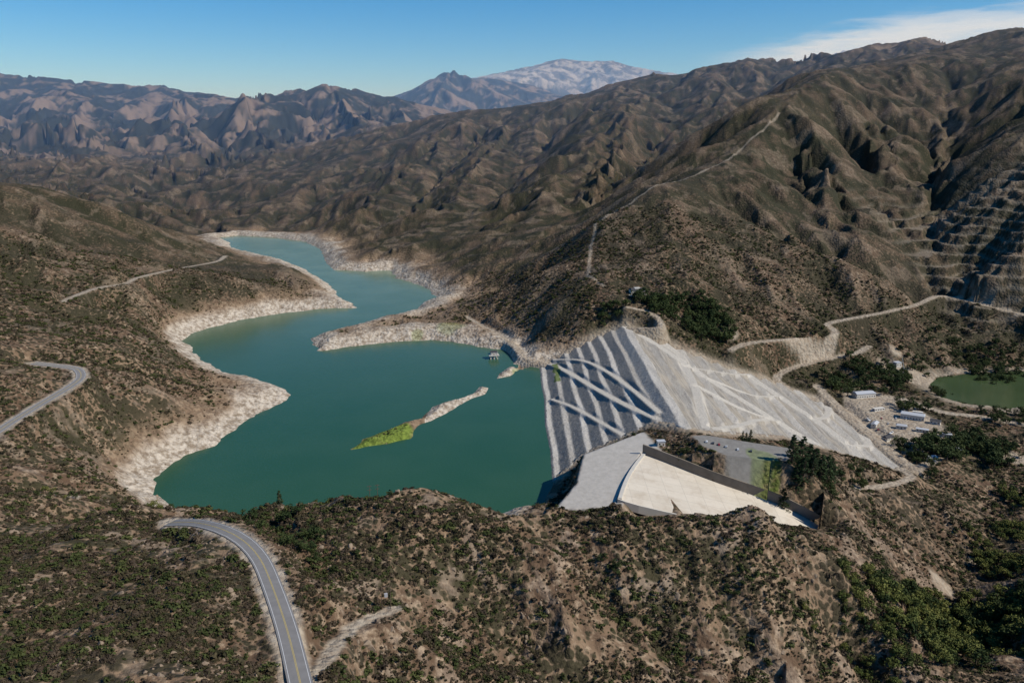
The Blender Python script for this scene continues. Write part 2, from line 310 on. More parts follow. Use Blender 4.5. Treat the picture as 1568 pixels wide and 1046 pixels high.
def meshgrid(name,X,Y,Zz,mask=None,mat=None):
    nr,nc=X.shape; me=bpy.data.meshes.new(name); co=np.stack([X,Y,Zz],-1).reshape(-1,3).astype(np.float32)
    i=np.arange(nr*nc).reshape(nr,nc); q=np.stack([i[:-1,:-1],i[:-1,1:],i[1:,1:],i[1:,:-1]],-1).reshape(-1,4)
    if mask is not None: q=q[mask.reshape(-1)]
    a=co[q[0,0]];b=co[q[0,1]];c_=co[q[0,2]]
    if np.cross(b-a,c_-a)[2]<0: q=q[:,::-1]
    me.vertices.add(len(co)); me.vertices.foreach_set('co',co.ravel()); me.loops.add(q.size); me.loops.foreach_set('vertex_index',q.ravel().astype(np.int32))
    me.polygons.add(len(q)); me.polygons.foreach_set('loop_start',np.arange(0,q.size,4,dtype=np.int32))
    me.update(calc_edges=True); me.shade_smooth()
    ob=bpy.data.objects.new(name,me); bpy.context.scene.collection.objects.link(ob)
    if mat: me.materials.append(mat)
    return ob
def addattr(me,name,a):
    at=me.attributes.new(name,'FLOAT','POINT'); at.data.foreach_set('value',np.ascontiguousarray(a,dtype=np.float32).ravel())
m,k,bs=newmat('hillside_chaparral'); p=k.pos()
far=k.attr('far'); big=k.attr('big'); med=k.attr('med'); fine=k.noise(p,1/7.,4,.68); vf=k.noise(p,1/1.7,2,.7); mid=k.attr('mid')
soil=k.mix(k.ss(med,.35,.65),(.105,.066,.040),(.21,.142,.088)); soil=k.mix(k.ss(fine,.46,.70),soil,(.34,.25,.165))
shr=k.mix(k.ss(med,.3,.7),(.023,.023,.011),(.044,.038,.019)); shr=k.mix(k.ss(vf,.4,.7),shr,(.064,.053,.030))
shr=k.mix(k.math('MULTIPLY',k.ss(big,.45,.65),.6),shr,(.050,.038,.025))
vd,vc=k.vor(p,1/4.2)
cov0=k.math('ADD',k.math('MULTIPLY',vd,-.75),k.math('MULTIPLY',fine,.9))
cov=k.math('ADD',k.math('ADD',cov0,k.math('MULTIPLY',med,.9)),k.attr('veg'))
covm=k.ss(cov,.42,.62)
col=k.mix(covm,soil,shr)
midc=k.mix(k.ss(k.math('ADD',med,k.attr('veg')),.36,.76),(.088,.064,.043),(.024,.026,.015))
midc=k.mix(k.math('MULTIPLY',k.ss(big,.5,.68),.35),midc,(.044,.044,.026))
col=k.mix(k.math('MULTIPLY',mid,.72),col,midc)
rockm=k.math('MULTIPLY',k.ss(k.attr('rockn'),.55,.66),k.attr('rock'))
col=k.mix(k.math('MULTIPLY',rockm,.75),col,k.mix(k.ss(fine,.35,.65),(.14,.10,.07),(.32,.24,.17)))
farc=k.mix(k.ss(k.attr('farn'),.47,.63),(.026,.028,.022),(.17,.125,.095)); farc=k.mix(k.attr('far2'),farc,k.mix(k.ss(k.attr('farn'),.4,.6),(.10,.09,.08),(.33,.30,.28)))
col=k.mix(far,col,farc)
tanc=k.mix(k.ss(fine,.35,.65),(.14,.092,.058),(.27,.19,.12)); col=k.mix(k.math('MULTIPLY',k.attr('tan'),k.ss(fine,.2,.55,.45,1)),col,tanc)
palc=k.mix(k.ss(fine,.34,.64),(.22,.17,.12),(.50,.435,.35)); col=k.mix(k.attr('pale'),col,palc)
dirc=k.mix(k.ss(fine,.3,.7),(.27,.21,.15),(.40,.34,.26)); col=k.mix(k.attr('dirt'),col,dirc)
col=k.mix(k.attr('lotm'),col,k.mix(k.ss(fine,.3,.7),(.18,.168,.15),(.23,.217,.195)))
apf=k.attr('apm'); col=k.mix(apf,col,k.mix(k.ss(fine,.3,.7),(.42,.385,.33),(.49,.45,.39)))
grc=k.mix(k.ss(fine,.3,.7),(.07,.11,.015),(.18,.25,.035)); col=k.mix(k.attr('grass'),col,grc)
k.link(col,bs.inputs['Base Color'])
flat=k.math('MAXIMUM',apf,k.attr('lotm'))
bm=k.new('ShaderNodeBump'); bm.inputs['Distance'].default_value=2.4; k.link(k.math('MULTIPLY_ADD',flat,-.85,.95),bm.inputs['Strength'])
hgt=k.math('ADD',k.math('MULTIPLY',cov0,.8),k.math('MULTIPLY',vf,.3)); k.link(hgt,bm.inputs['Height']); k.link(bm.outputs[0],bs.inputs['Normal'])
ter=meshgrid('terrain',X,Y,hh,None,m)
veg=np.interp(Rr,[500,1100,1800],[-.05,.09,.12])+fbm(X/250,Y/250,3,70)*.08-gul*.10
for nm,a in [('pale',pale),('tan',tan),('dirt',dirt),('grass',grass),('lotm',lotm),('apm',apm),('veg',veg),('mid',sst(Rr,1000,2200)),('rock',.45+.5*(1-sst(Rr,500,1000))+.6*sst(Rr,3500,6000)),('far',sst(Rr,4000,6500)),('far2',sst(Rr,16000,18000)*sst(hh,900,1500)),
     ('med',.5+.28*fbm(X/60,Y/60,4,100,.6)),('big',.5+.28*fbm(X/420,Y/420,4,110)),('rockn',.5+.25*fbm(X/np.where(Rr<900,42,85)+fbm(X/50,Y/50,2,5)*.4,Y/np.where(Rr<900,42,85),4,120,.68)+.03*gul),('farn',.5+.24*fbm(X/450,Y/450,5,130,.75)+.05*gul)]: addattr(ter.data,nm,a)
def water(name,P,z,pad,step,sdf,mat):
    A=np.array([q[:2] for q in P]); xs=np.arange(A[:,0].min()-40,A[:,0].max()+40,step); ys=np.arange(A[:,1].min()-40,A[:,1].max()+40,step)
    x,y=np.meshgrid(xs,ys); s=sdf(x,y); mk=(s[:-1,:-1]<pad)|(s[1:,1:]<pad)
    return meshgrid(name,x,y,np.full(x.shape,float(z)),mk,mat)
m,k,bs=newmat('lake_water'); p=k.pos()
ny=k.new('ShaderNodeSeparateXYZ'); k.link(p,ny.inputs[0])
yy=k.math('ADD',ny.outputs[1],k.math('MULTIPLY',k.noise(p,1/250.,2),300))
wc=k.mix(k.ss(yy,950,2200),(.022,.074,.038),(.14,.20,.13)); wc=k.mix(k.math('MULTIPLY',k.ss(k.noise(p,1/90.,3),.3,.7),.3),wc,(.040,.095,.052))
k.link(wc,bs.inputs['Base Color']); bs.inputs['Roughness'].default_value=.18; bs.inputs['Specular IOR Level'].default_value=.25; bs.inputs['IOR'].default_value=1.33
bm=k.new('ShaderNodeBump'); bm.inputs['Distance'].default_value=.3; bm.inputs['Strength'].default_value=.6; k.link(k.noise(p,1/3.,3,.6),bm.inputs['Height']); k.link(bm.outputs[0],bs.inputs['Normal'])
water('reservoir_water',lake,0,8,8,lambda x,y: lake_sd(x,y)[0],m)
m2=simple('pond_water_green',(.05,.075,.03),.1,.2,.02,.5); water('pond_water',pond,-50.4,8,6,lambda x,y:sdist(x,y,pond,60),m2)
# ---------------- dam ----------------
dr=[([(40,1105),(58,1070),(78,1000),(98,920),(122,830),(145,757)],4),([(62,1092),(95,1040),(118,960),(135,870),(150,770)],3),([(50,930),(70,880),(95,800),(110,750)],2.6),
    ([(215,1092),(228,1040),(222,980),(215,900),(200,800),(190,735)],4.5),([(330,1072),(352,1000),(375,930),(390,860),(385,825)],4.5),([(165,1125),(200,1060),(245,960),(300,860),(330,815)],4),([(222,980),(260,1010),(300,1040),(330,1072)],4),([(300,860),(270,830),(235,780),(200,740)],4),([(375,930),(410,980),(440,1050)],4),([(245,960),(300,950),(352,1000)],3.5),([(215,900),(260,860),(300,860)],3.5),([(390,860),(430,900),(450,980)],4)]
xs=np.arange(18,462,1.1); ys=np.arange(680,1140,2.0); x,y=np.meshgrid(xs,ys)
wob=x+perlin(x/40,y/90,12)*2.0
ds=sdist(x,y,foot,60); z=damz(wob)+perlin(x/6,y/6,2)*.35; rdm=np.zeros(x.shape)
for pl,hwid in dr:
    P=smooth([(a,b,float(damlin(a))-.8) for a,b in pl],6); d,zz=segdist(x,y,P,False,1); kk=1-sst(d,hwid,hwid+4); z=z*(1-kk)+zz*kk; rdm=np.maximum(rdm,1-sst(d,hwid-.5,hwid+1))
z=z-np.clip(ds-2,0,None)*1.2
m,k,bs=newmat('dam_rockfill'); p=k.pos()
st=k.attr('berm'); dn=k.attr('down'); mp=k.new('ShaderNodeMapping'); mp.inputs['Scale'].default_value=(1,.07,1); k.link(p,mp.inputs[0])
fine=k.noise(p,1/2.5,4,.7); stre=k.noise(mp.outputs[0],1/3.2,4,.6); pat=k.noise(p,1/45.,4)
gr=k.mix(k.ss(fine,.3,.7),(.19,.175,.15),(.33,.305,.265)); wh=k.mix(k.ss(fine,.3,.7),(.46,.425,.37),(.58,.54,.475))
gr=k.mix(k.math('MULTIPLY',k.ss(pat,.45,.65),.4),gr,(.34,.30,.245))
gd=k.mix(k.ss(stre,.35,.65),(.19,.172,.148),(.31,.285,.245)); gd=k.mix(k.math('MULTIPLY',k.ss(pat,.4,.65),.5),gd,(.35,.30,.23))
wh=k.mix(dn,wh,k.mix(k.ss(fine,.3,.7),(.40,.365,.31),(.53,.49,.425)))
base=k.mix(dn,gr,gd); col=k.mix(st,base,wh); col=k.mix(k.attr('rdm'),col,k.mix(k.ss(fine,.3,.7),(.45,.41,.345),(.54,.495,.42))); col=k.mix(k.attr('grs'),col,(.10,.14,.03)); k.link(col,bs.inputs['Base Color'])
bm=k.new('ShaderNodeBump'); bm.inputs['Distance'].default_value=1.3; k.link(fine,bm.inputs['Height']); k.link(bm.outputs[0],bs.inputs['Normal'])
dam=meshgrid('earthfill_dam',x,y,z,None,m)
def bermf(x):
    du=np.clip(160-x,0,None)/17; dd=np.clip(x-170,0,None)/24
    fu=du-np.floor(du); fdd=dd-np.floor(dd)
    b=np.where(x<160,sst(fu,.60,.68)*(.65+.35*np.sin(np.floor(du)*1.9)**2),np.where(x>170,sst(fdd,.56,.62)*(.5+.5*np.sin(np.floor(dd)*2.3)**2),1.0))
    return np.where((x<160)&(du<1),.45,b)
bv=bermf(wob+perlin(x/15,y/15,4)*.8)*(.80+.35*perlin(x/9,y/50,6))
addattr(dam.data,'berm',np.clip(bv,0,1)); addattr(dam.data,'down',sst(x,158,172)); addattr(dam.data,'rdm',rdm)
addattr(dam.data,'grs',(np.abs(x-60-perlin(x/9,y/20,4)*3)<4)*(y>990)*(y<1075)*.9)
def meshobj(name,V,Fc,mat,parent=None):
    me=bpy.data.meshes.new(name); me.from_pydata([tuple(map(float,v)) for v in V],[],Fc)
    for mt in (mat if isinstance(mat,list) else [mat]): me.materials.append(mt)
    me.update(); ob=bpy.data.objects.new(name,me); bpy.context.scene.collection.objects.link(ob)
    if parent: ob.parent=parent
    return ob
def ribbon(name,P,hw,zo,mat,off=0.,cols=2,parent=None):
    P=np.array(P,float); T=np.gradient(P[:,:2],axis=0); T/=np.linalg.norm(T,axis=1)[:,None]+1e-9; N=np.stack([-T[:,1],T[:,0]],1)
    V=[];Fc=[]
    for i in range(len(P)):
        for c in range(cols):
            o=off+hw*(2*c/(cols-1)-1); V.append((P[i,0]+N[i,0]*o,P[i,1]+N[i,1]*o,P[i,2]+zo))
    for i in range(len(P)-1):
        for c in range(cols-1):
            a=i*cols+c; Fc.append((a,a+1,a+1+cols,a+cols))
    return meshobj(name,V,Fc,mat,parent)
def empty(name,loc=(0,0,0),rz=0):
    e=bpy.data.objects.new(name,None); e.location=loc; e.rotation_euler[2]=rz; bpy.context.scene.collection.objects.link(e); return e
asph=simple('asphalt',(.20,.19,.18),.9,.2,.3); white=simple('white_line_paint',(.6,.6,.58),.7,.1); yel=simple('yellow_line_paint',(.5,.38,.12),.7,.1)
conc=simple('concrete',(.52,.48,.41),.85,.12,.15)
for P in (hw1,hw2):
    r=ribbon('highway',P,4.6,.0,asph); ribbon('edge_line_left',P,.10,.03,white,3.7,2,r); ribbon('edge_line_right',P,.10,.03,white,-3.7,2,r); ribbon('centre_line_left',P,.09,.03,yel,.2,2,r); ribbon('centre_line_right',P,.09,.03,yel,-.2,2,r)
# spillway
fm,k,bs=newmat('spillway_concrete'); p=k.pos(); br=k.new('ShaderNodeTexBrick'); k.link(p,br.inputs[0]); br.inputs['Scale'].default_value=1; br.offset=0
br.inputs['Color1'].default_value=(.56,.50,.41,1); br.inputs['Color2'].default_value=(.51,.455,.37,1); br.inputs['Mortar'].default_value=(.40,.36,.30,1); br.inputs['Mortar Size'].default_value=.18; br.inputs['Brick Width'].default_value=16; br.inputs['Row Height'].default_value=12
k.link(k.mix(k.ss(k.noise(p,.06,5,.75),.42,.75,0,.65),br.outputs[0],(.37,.30,.225)),bs.inputs['Base Color'])
sp=empty('spillway')
sf=smooth(spill_far,8); sn=smooth(spill_near,8); N=24
rs=lambda P:np.array([P[int(round(i*(len(P)-1)/(N-1)))] for i in range(N)])
sf=rs(sf); sn=rs(sn); V=[];Fc=[]
for i in range(N):
    for c in range(5): V.append(sf[i]*(1-c/4)+sn[i]*c/4)
for i in range(N-1):
    for c in range(4): Fc.append((5*i+c,5*i+c+1,5*i+c+6,5*i+c+5))
meshobj('chute_floor',V,Fc,fm,sp)
wallm=simple('weathered_concrete',(.19,.16,.125),.9,.4,.15)
def wall(name,P,h0,h1,th,mat,par,side):
    P=np.array(P); T=np.gradient(P[:,:2],axis=0); T/=np.linalg.norm(T,axis=1)[:,None]; Nn=np.stack([-T[:,1],T[:,0]],1)*side
    V=[];Fc=[]
    for i in range(len(P)):
        t=i/(len(P)-1); top=P[i,2]+h0+(h1-h0)*t; o=P[i,:2]+Nn[i]*th
        V+=[(P[i,0],P[i,1],P[i,2]-6),(P[i,0],P[i,1],top),(o[0],o[1],top),(o[0],o[1],P[i,2]-6)]
    for i in range(len(P)-1):
        a=4*i
        for j in range(4): Fc.append((a+j,a+(j+1)%4,a+4+(j+1)%4,a+4+j))
    Fc+=[(0,1,2,3),(a+7,a+6,a+5,a+4)]
    return meshobj(name,V,Fc,mat,par)
wall('retaining_wall',sf,9,9,1.5,wallm,sp,1); wall('near_wall',sn,.6,3,1.2,conc,sp,-1)
cp=[np.array(sf[0])*(1-t)+np.array(sn[0])*t+np.array([-3*math.sin(math.pi*t),0,0]) for t in np.linspace(0,1,10)]
wall('ogee_crest',cp,.9,.9,3,conc,sp,1)
# ---------------- buildings & small things ----------------
def box(par,name,cx_,cy_,z0,sx,sy,sz,mat):
    x0,x1,y0,y1,z1=cx_-sx/2,cx_+sx/2,cy_-sy/2,cy_+sy/2,z0+sz
    return meshobj(name,[(x0,y0,z0),(x1,y0,z0),(x1,y1,z0),(x0,y1,z0),(x0,y0,z1),(x1,y0,z1),(x1,y1,z1),(x0,y1,z1)],[(0,3,2,1),(4,5,6,7),(0,1,5,4),(1,2,6,5),(2,3,7,6),(3,0,4,7)],mat,par)
wmat=simple('painted_wall',(.55,.52,.46),.8,.1,1); rmd=simple('dark_roof',(.06,.058,.06),.8,.2,1); rml=simple('metal_roof',(.42,.43,.44),.6,.12,.5); glass=simple('window_glass',(.03,.035,.04),.1,.1,1,.6); steel=simple('galvanised_steel',(.35,.35,.36),.5,.1,1); wood=simple('weathered_timber',(.12,.085,.06),.9,.2,2)
def building(name,x,y,z,L,W,H,rz,wm,rm,rh=2.5,flat=False,found=4):
    e=empty(name,(x,y,z),rz)
    box(e,'foundation',0,0,-found,L+.6,W+.6,found+.2,conc); box(e,'walls',0,0,.2,L,W,H,wm)
    t=H+.2
    if flat: box(e,'roof',0,0,t,L+.8,W+.8,.5,rm)
    else:
        a,b=L/2+.7,W/2+.7
        meshobj('roof',[(-a,-b,t),(a,-b,t),(a,b,t),(-a,b,t),(-a+rh*.8,0,t+rh),(a-rh*.8,0,t+rh)],[(0,1,5,4),(2,3,4,5),(1,2,5),(3,0,4),(0,3,2,1)],rm,e)
    nwin=max(2,int(L/3.5))
    for s in (-1,1):
        for i in range(nwin):
            xx=-L/2+(i+.5)*L/nwin
            if s==-1 and i==nwin//2: box(e,'door',xx,s*(W/2+.03),.2,1.2,.08,2.2,wood)
            else: box(e,'window',xx,s*(W/2+.03),1.3,1.5,.08,1.4,glass)
    for s in (-1,1): box(e,'side_window',s*(L/2+.03),0,1.3,.08,1.6,1.4,glass)
    return e
q=Z(975,452,80); zz=zat(q[0],q[1]); h_=building('control_house',q[0],q[1],zz+1,22,13,6,.15,wmat,rmd,3,False,6); box(h_,'upper_floor_wall',0,0,6.3,9,7,3,wmat); box(h_,'terrace',-1,-10,-5,28,9,5,conc)
for nm,u,v,L,W,H,rz,wm,rm,fl in [('maintenance_building',1322,607,30,13,6,.2,wmat,rml,False),('workshop_building',1397,640,28,12,6,-.5,wmat,rml,False),('site_office',1412,660,14,6,3,-.5,wmat,rml,True),('storage_shed',1380,655,12,6,4,-.4,wmat,rml,False),('storage_shed',1432,648,12,7,4,-.6,wmat,rmd,False),('site_office',1405,634,12,4,3,-.5,wmat,wmat,True),('pump_house',1372,573,10,8,5,.3,conc,rml,True),('storage_shed',1450,668,10,6,3.5,-.3,wmat,rml,True),('site_office',1345,628,16,5,3,.3,wmat,wmat,True),('storage_shed',1360,668,14,8,4,.5,wmat,rmd,False),('storage_shed',1425,705,12,7,4,.2,wmat,rml,False),('pump_house',1012,676,7,5,4,.1,conc,rml,True),('storage_shed',1462,690,14,8,4,.4,wmat,rml,False),('site_office',1340,648,14,6,3,.9,wmat,rml,False)]:
    q=Z(u,v,-44 if u>1100 else 46); building(nm,q[0],q[1],zat(q[0],q[1])+.3,L,W,H,rz,wm,rm,1.8,fl,3)
q=Z(756,549,0); e=empty('intake_tower',(q[0],q[1],0),.2)
for sx in (-5,0,5):
    for sy in (-4,4): box(e,'pier',sx,sy,-14,1.6,1.6,19,conc)
box(e,'deck',0,0,5.02,15,12,1,conc); box(e,'gate_house_walls',0,1,6.04,9,7,4,wmat); box(e,'gate_house_roof',0,1,10.05,10,8,.5,rmd); box(e,'gate_house_door',0,-2.53,6.05,1.4,.08,2.3,wood)
for s in (-1,1): box(e,'railing',0,s*5.9,6.6,15,.08,.5,steel); box(e,'window',s*3,-2.53,7.4,1.3,.08,1.3,glass)
box(e,'hoist_frame',5.5,-3,6.03,.5,.5,4,steel)
def carmesh(name,col,L=4.6,W=1.85,truck=False):
    bm_=simple(name+'_paint',col,.35,.03,1,.5); V=[];Fc=[];MI=[]
    if truck: prof=[(-L/2,.5),(-L/2,1.1),(.1*L,1.15),(.12*L,2.3),(.36*L,2.3),(.42*L,1.35),(L/2,1.25),(L/2,.5)]
    else: prof=[(-L/2,.35),(-L/2,.85),(-.42*L,1.0),(-.32*L,1.42),(.08*L,1.45),(.24*L,1.0),(.46*L,.85),(L/2,.7),(L/2,.35)]
    n=len(prof)
    for s in (-1,1):
        for (a,b) in prof: V.append((a,s*W/2*(.86 if b>1.3 else 1),b))
    for i in range(n):
        j=(i+1)%n; Fc.append((i,j,n+j,n+i)); zz_=(prof[i][1]+prof[j][1])/2; dx=abs(prof[i][0]-prof[j][0]); dz=abs(prof[i][1]-prof[j][1]); MI.append(1 if (zz_>1.1 and dz>.3) else 0)
    Fc+=[tuple(range(n))[::-1],tuple(range(n,2*n))]; MI+=[0,0]
    for s in (-1,1):
        i=len(V); y=s*(W/2*.93+.02); a0,a1=(.14*L,.34*L) if truck else (-.27*L,.10*L); zt=2.1 if truck else 1.32
        V+=[(a0-.1,y,1.02),(a1+.2,y,1.02),(a1,y*.94,zt),(a0,y*.94,zt)]; Fc.append((i,i+1,i+2,i+3)); MI.append(1)
    for wx in (-.31*L,.31*L):
        for s in (-1,1):
            i=len(V)
            for yy_ in (s*(W/2+.03),s*(W/2-.22)):
                for a in range(10): V.append((wx+.36*math.cos(a*.628),yy_,.36+.36*math.sin(a*.628)))
            for a in range(10): Fc.append((i+a,i+(a+1)%10,i+10+(a+1)%10,i+10+a)); MI.append(2)
            Fc.append(tuple(range(i,i+10))); MI.append(2)
    me=bpy.data.meshes.new(name); me.from_pydata(V,[],Fc)
    for t in (bm_,glass,rmd): me.materials.append(t)
    me.polygons.foreach_set('material_index',np.array(MI,dtype=np.int32)); me.update(); return me
cars=[carmesh('white_car',(.7,.7,.7)),carmesh('dark_car',(.04,.045,.05)),carmesh('red_car',(.3,.03,.03)),carmesh('silver_car',(.4,.41,.42))]; trk=carmesh('white_truck',(.7,.7,.68),8,2.4,True)
for i,(u,v,zz_) in enumerate([(1082,677,50),(1092,679,50),(1101,681,50),(1112,684,50),(1130,688,50),(1150,690,50),(1350,640,-44),(1360,648,-44),(1372,640,-44),(1390,672,-44),(1400,680,-44),(1420,676,-44),(1335,628,-44),(1425,690,-44),(1345,655,-45)]):
    q=Z(u,v,zz_); o=bpy.data.objects.new('parked_car',cars[i%4]); bpy.context.scene.collection.objects.link(o); o.location=(q[0],q[1],zat(q[0],q[1])+.05); o.rotation_euler[2]=1.3+random.uniform(-.15,.15)
for u,v in [(1365,662),(1385,640),(1410,690),(1330,640)]:
    q=Z(u,v,-44); o=bpy.data.objects.new('parked_truck',trk); bpy.context.scene.collection.objects.link(o); o.location=(q[0],q[1],zat(q[0],q[1])+.02); o.rotation_euler[2]=random.uniform(0,3)
def tube(V,Fc,a,b,ra,rb,n=6):
    a=np.array(a,float);b=np.array(b,float); t=b-a; t/=np.linalg.norm(t); u=np.cross(t,[.3,.9,.2]); u/=np.linalg.norm(u); w_=np.cross(t,u); i0=len(V)
    for c,r in ((a,ra),(b,rb)):
        for j in range(n):
            an=2*math.pi*j/n; V.append(c+(u*math.cos(an)+w_*math.sin(an))*r)
    for j in range(n): Fc.append((i0+j,i0+(j+1)%n,i0+n+(j+1)%n,i0+n+j))
def pole(name,x,y,hgt,arms=True,double=False):
    e=empty(name,(x,y,zat(x,y)),.3)
    for dx in ((-2.2,2.2) if double else (0,)):
        V=[];Fc=[]; tube(V,Fc,(dx,0,-1),(dx,0,hgt),.2,.13,8); meshobj('post',V,Fc,wood,e)
    if arms:
        for zz_ in (hgt-.8,hgt-3.2): box(e,'crossarm',0,.22,zz_,6.5 if double else 2.6,.2,.25,wood)
    if double: box(e,'transformer',0,-.1,hgt-6,1.6,1.2,1.8,steel)
    return e
q=Z(592,936,88); pole('utility_pole',q[0],q[1],13,True,True); pole('utility_pole',q[0]-5,q[1]+4,11)
for u in (566,578): q=D(u,756,453); pole('antenna_mast',q[0],q[1],9,True)
q=Z(1385,572,-38); e=empty('mobile_crane',(q[0],q[1],zat(q[0],q[1])),.4)
box(e,'carrier',0,0,.6,10,3,1.6,white); box(e,'cab',3.6,0,2.2,2.4,2.6,1.6,yel)
V=[];Fc=[]
for o in (-.5,.5): tube(V,Fc,(0,o,2),(-9,o*.5,26),.18,.15,4)
for i in range(10): tube(V,Fc,(-9*i/10,(-.5 if i%2 else .5),2+24*i/10),(-9*(i+1)/10,(.5 if i%2 else -.5),2+24*(i+1)/10),.1,.1,4)
meshobj('lattice_boom',V,Fc,white,e); V=[];Fc=[]; tube(V,Fc,(-9,0,26),(-9,0,8),.06,.06,4); meshobj('hoist_cable',V,Fc,steel,e)
for s in (-3.5,0,3.5):
    for s2 in (-1.3,1.3):
        V=[];Fc=[]; tube(V,Fc,(s,s2-.25,.6),(s,s2+.25,.6),.6,.6,12); meshobj('wheel',V,Fc,rmd,e)
# ---------------- vegetation ----------------
def leaves(V,Fc,c,rad,n,size,sq=1.,shell=.5):
    for _ in range(n):
        d=np.array([random.gauss(0,1) for _ in range(3)]); d/=np.linalg.norm(d)+1e-6
        r=rad*(shell+(1-shell)*random.random()); q=np.array(c)+d*r*np.array([1,1,sq])
        nrm=d+np.array([random.gauss(0,.5) for _ in range(3)]); nrm/=np.linalg.norm(nrm)
        a=np.cross(nrm,[random.random(),random.random(),random.random()+.1]); a/=np.linalg.norm(a)+1e-6; b=np.cross(nrm,a); s=size*random.uniform(.6,1.3)
        i=len(V); V+= [q+a*s,q+b*s*.8,q-a*s,q-b*s*.8]; Fc.append((i,i+1,i+2,i+3))
def leafmat(name,c1,c2):
    m,k,bs=newmat(name); oi=k.new('ShaderNodeObjectInfo')
    k.link(k.mix(oi.outputs['Random'],c1,c2),bs.inputs['Base Color']); bs.inputs['Roughness'].default_value=.8; return m
def treemesh(name,V0,F0,V1,F1,bark,leaf):
    V=V0+V1; o=len(V0); Fc=F0+[tuple(i+o for i in f) for f in F1]
    me=bpy.data.meshes.new(name); me.from_pydata([tuple(map(float,v)) for v in V],[],Fc); me.materials.append(bark); me.materials.append(leaf)
    me.polygons.foreach_set('material_index',np.array([0]*len(F0)+[1]*len(F1),dtype=np.int32)); me.update(); return me
bark=simple('bark',(.09,.065,.045),.9,.3,3)
shm=leafmat('shrub_leaves',(.028,.027,.013),(.070,.056,.029)); shm2=leafmat('dry_shrub_leaves',(.050,.037,.025),(.098,.072,.046)); shg=leafmat('green_shrub_leaves',(.034,.044,.013),(.068,.076,.024))
pinem=leafmat('conifer_needles',(.018,.036,.014),(.035,.055,.02)); oakm=leafmat('oak_leaves',(.026,.042,.014),(.055,.07,.022)); ripm=leafmat('riparian_leaves',(.06,.08,.02),(.15,.15,.04))
def bush(name,mat):
    V=[];Fc=[];T=[];TF=[]
    for _ in range(3):
        a=random.uniform(0,6.28); tube(T,TF,(0,0,-.3),(.5*math.cos(a),.5*math.sin(a),.5),.05,.02,3)
    for _ in range(random.randint(3,5)):
        a=random.uniform(0,6.28); r=random.uniform(0,.55); leaves(V,Fc,(r*math.cos(a),r*math.sin(a),random.uniform(.15,.45)),random.uniform(.3,.55),20,.19,.8,.55)
    return treemesh(name,T,TF,V,Fc,bark,mat)
def pine(name):
    V=[];Fc=[];T=[];TF=[]; tube(T,TF,(0,0,-.05),(0,0,.97),.022,.004)
    z=.14
    while z<.98:
        R=.20*(1-z)**.75+.015; nb=6
        for j in range(nb):
            a=random.uniform(0,6.28); r=R*random.uniform(.55,1.1); e=(r*math.cos(a),r*math.sin(a),z-r*.25); tube(T,TF,(0,0,z),e,.005,.002,3)
            leaves(V,Fc,(e[0]*.65,e[1]*.65,e[2]),max(.02,r*.42),12,.019,.45,.3)
        z+=.055
    return treemesh(name,T,TF,V,Fc,bark,pinem)
def oak(name,mat):
    V=[];Fc=[];T=[];TF=[]; tube(T,TF,(0,0,-.1),(.02,0,.35),.045,.03)
    for j in range(9):
        a=j*2.4+random.random(); r=random.uniform(.1,.36); e=(r*math.cos(a),r*math.sin(a),random.uniform(.42,.82)-r*.3); tube(T,TF,(.02,0,.33),e,.02,.006,4)
        leaves(V,Fc,e,random.uniform(.13,.21),50,.042,.8,.5)
    return treemesh(name,T,TF,V,Fc,bark,mat)
rockmat=simple('granite_boulder',(.22,.165,.115),.9,.35,.6)
def rock(name):
    import bmesh
    b_=bmesh.new(); bmesh.ops.create_icosphere(b_,subdivisions=2,radius=1); ax=[random.uniform(.6,1.2) for _ in range(3)]; pl=[(Vector([random.gauss(0,1) for _ in range(3)]).normalized(),random.uniform(.45,.8)) for _ in range(7)]
    for v in b_.verts:
        for nn,dd in pl:
            k_=v.co.dot(nn)
            if k_>dd: v.co-=nn*(k_-dd)
        v.co=Vector((v.co.x*ax[0],v.co.y*ax[1],v.co.z*ax[2]))
    me=bpy.data.meshes.new(name); b_.to_mesh(me); b_.free(); me.materials.append(rockmat); return me
def protocol(name,meshes):
    col=bpy.data.collections.new(name)
    for i,me in enumerate(meshes):
        o=bpy.data.objects.new('%s_%d'%(me.name,i),me); col.objects.link(o)
    return col
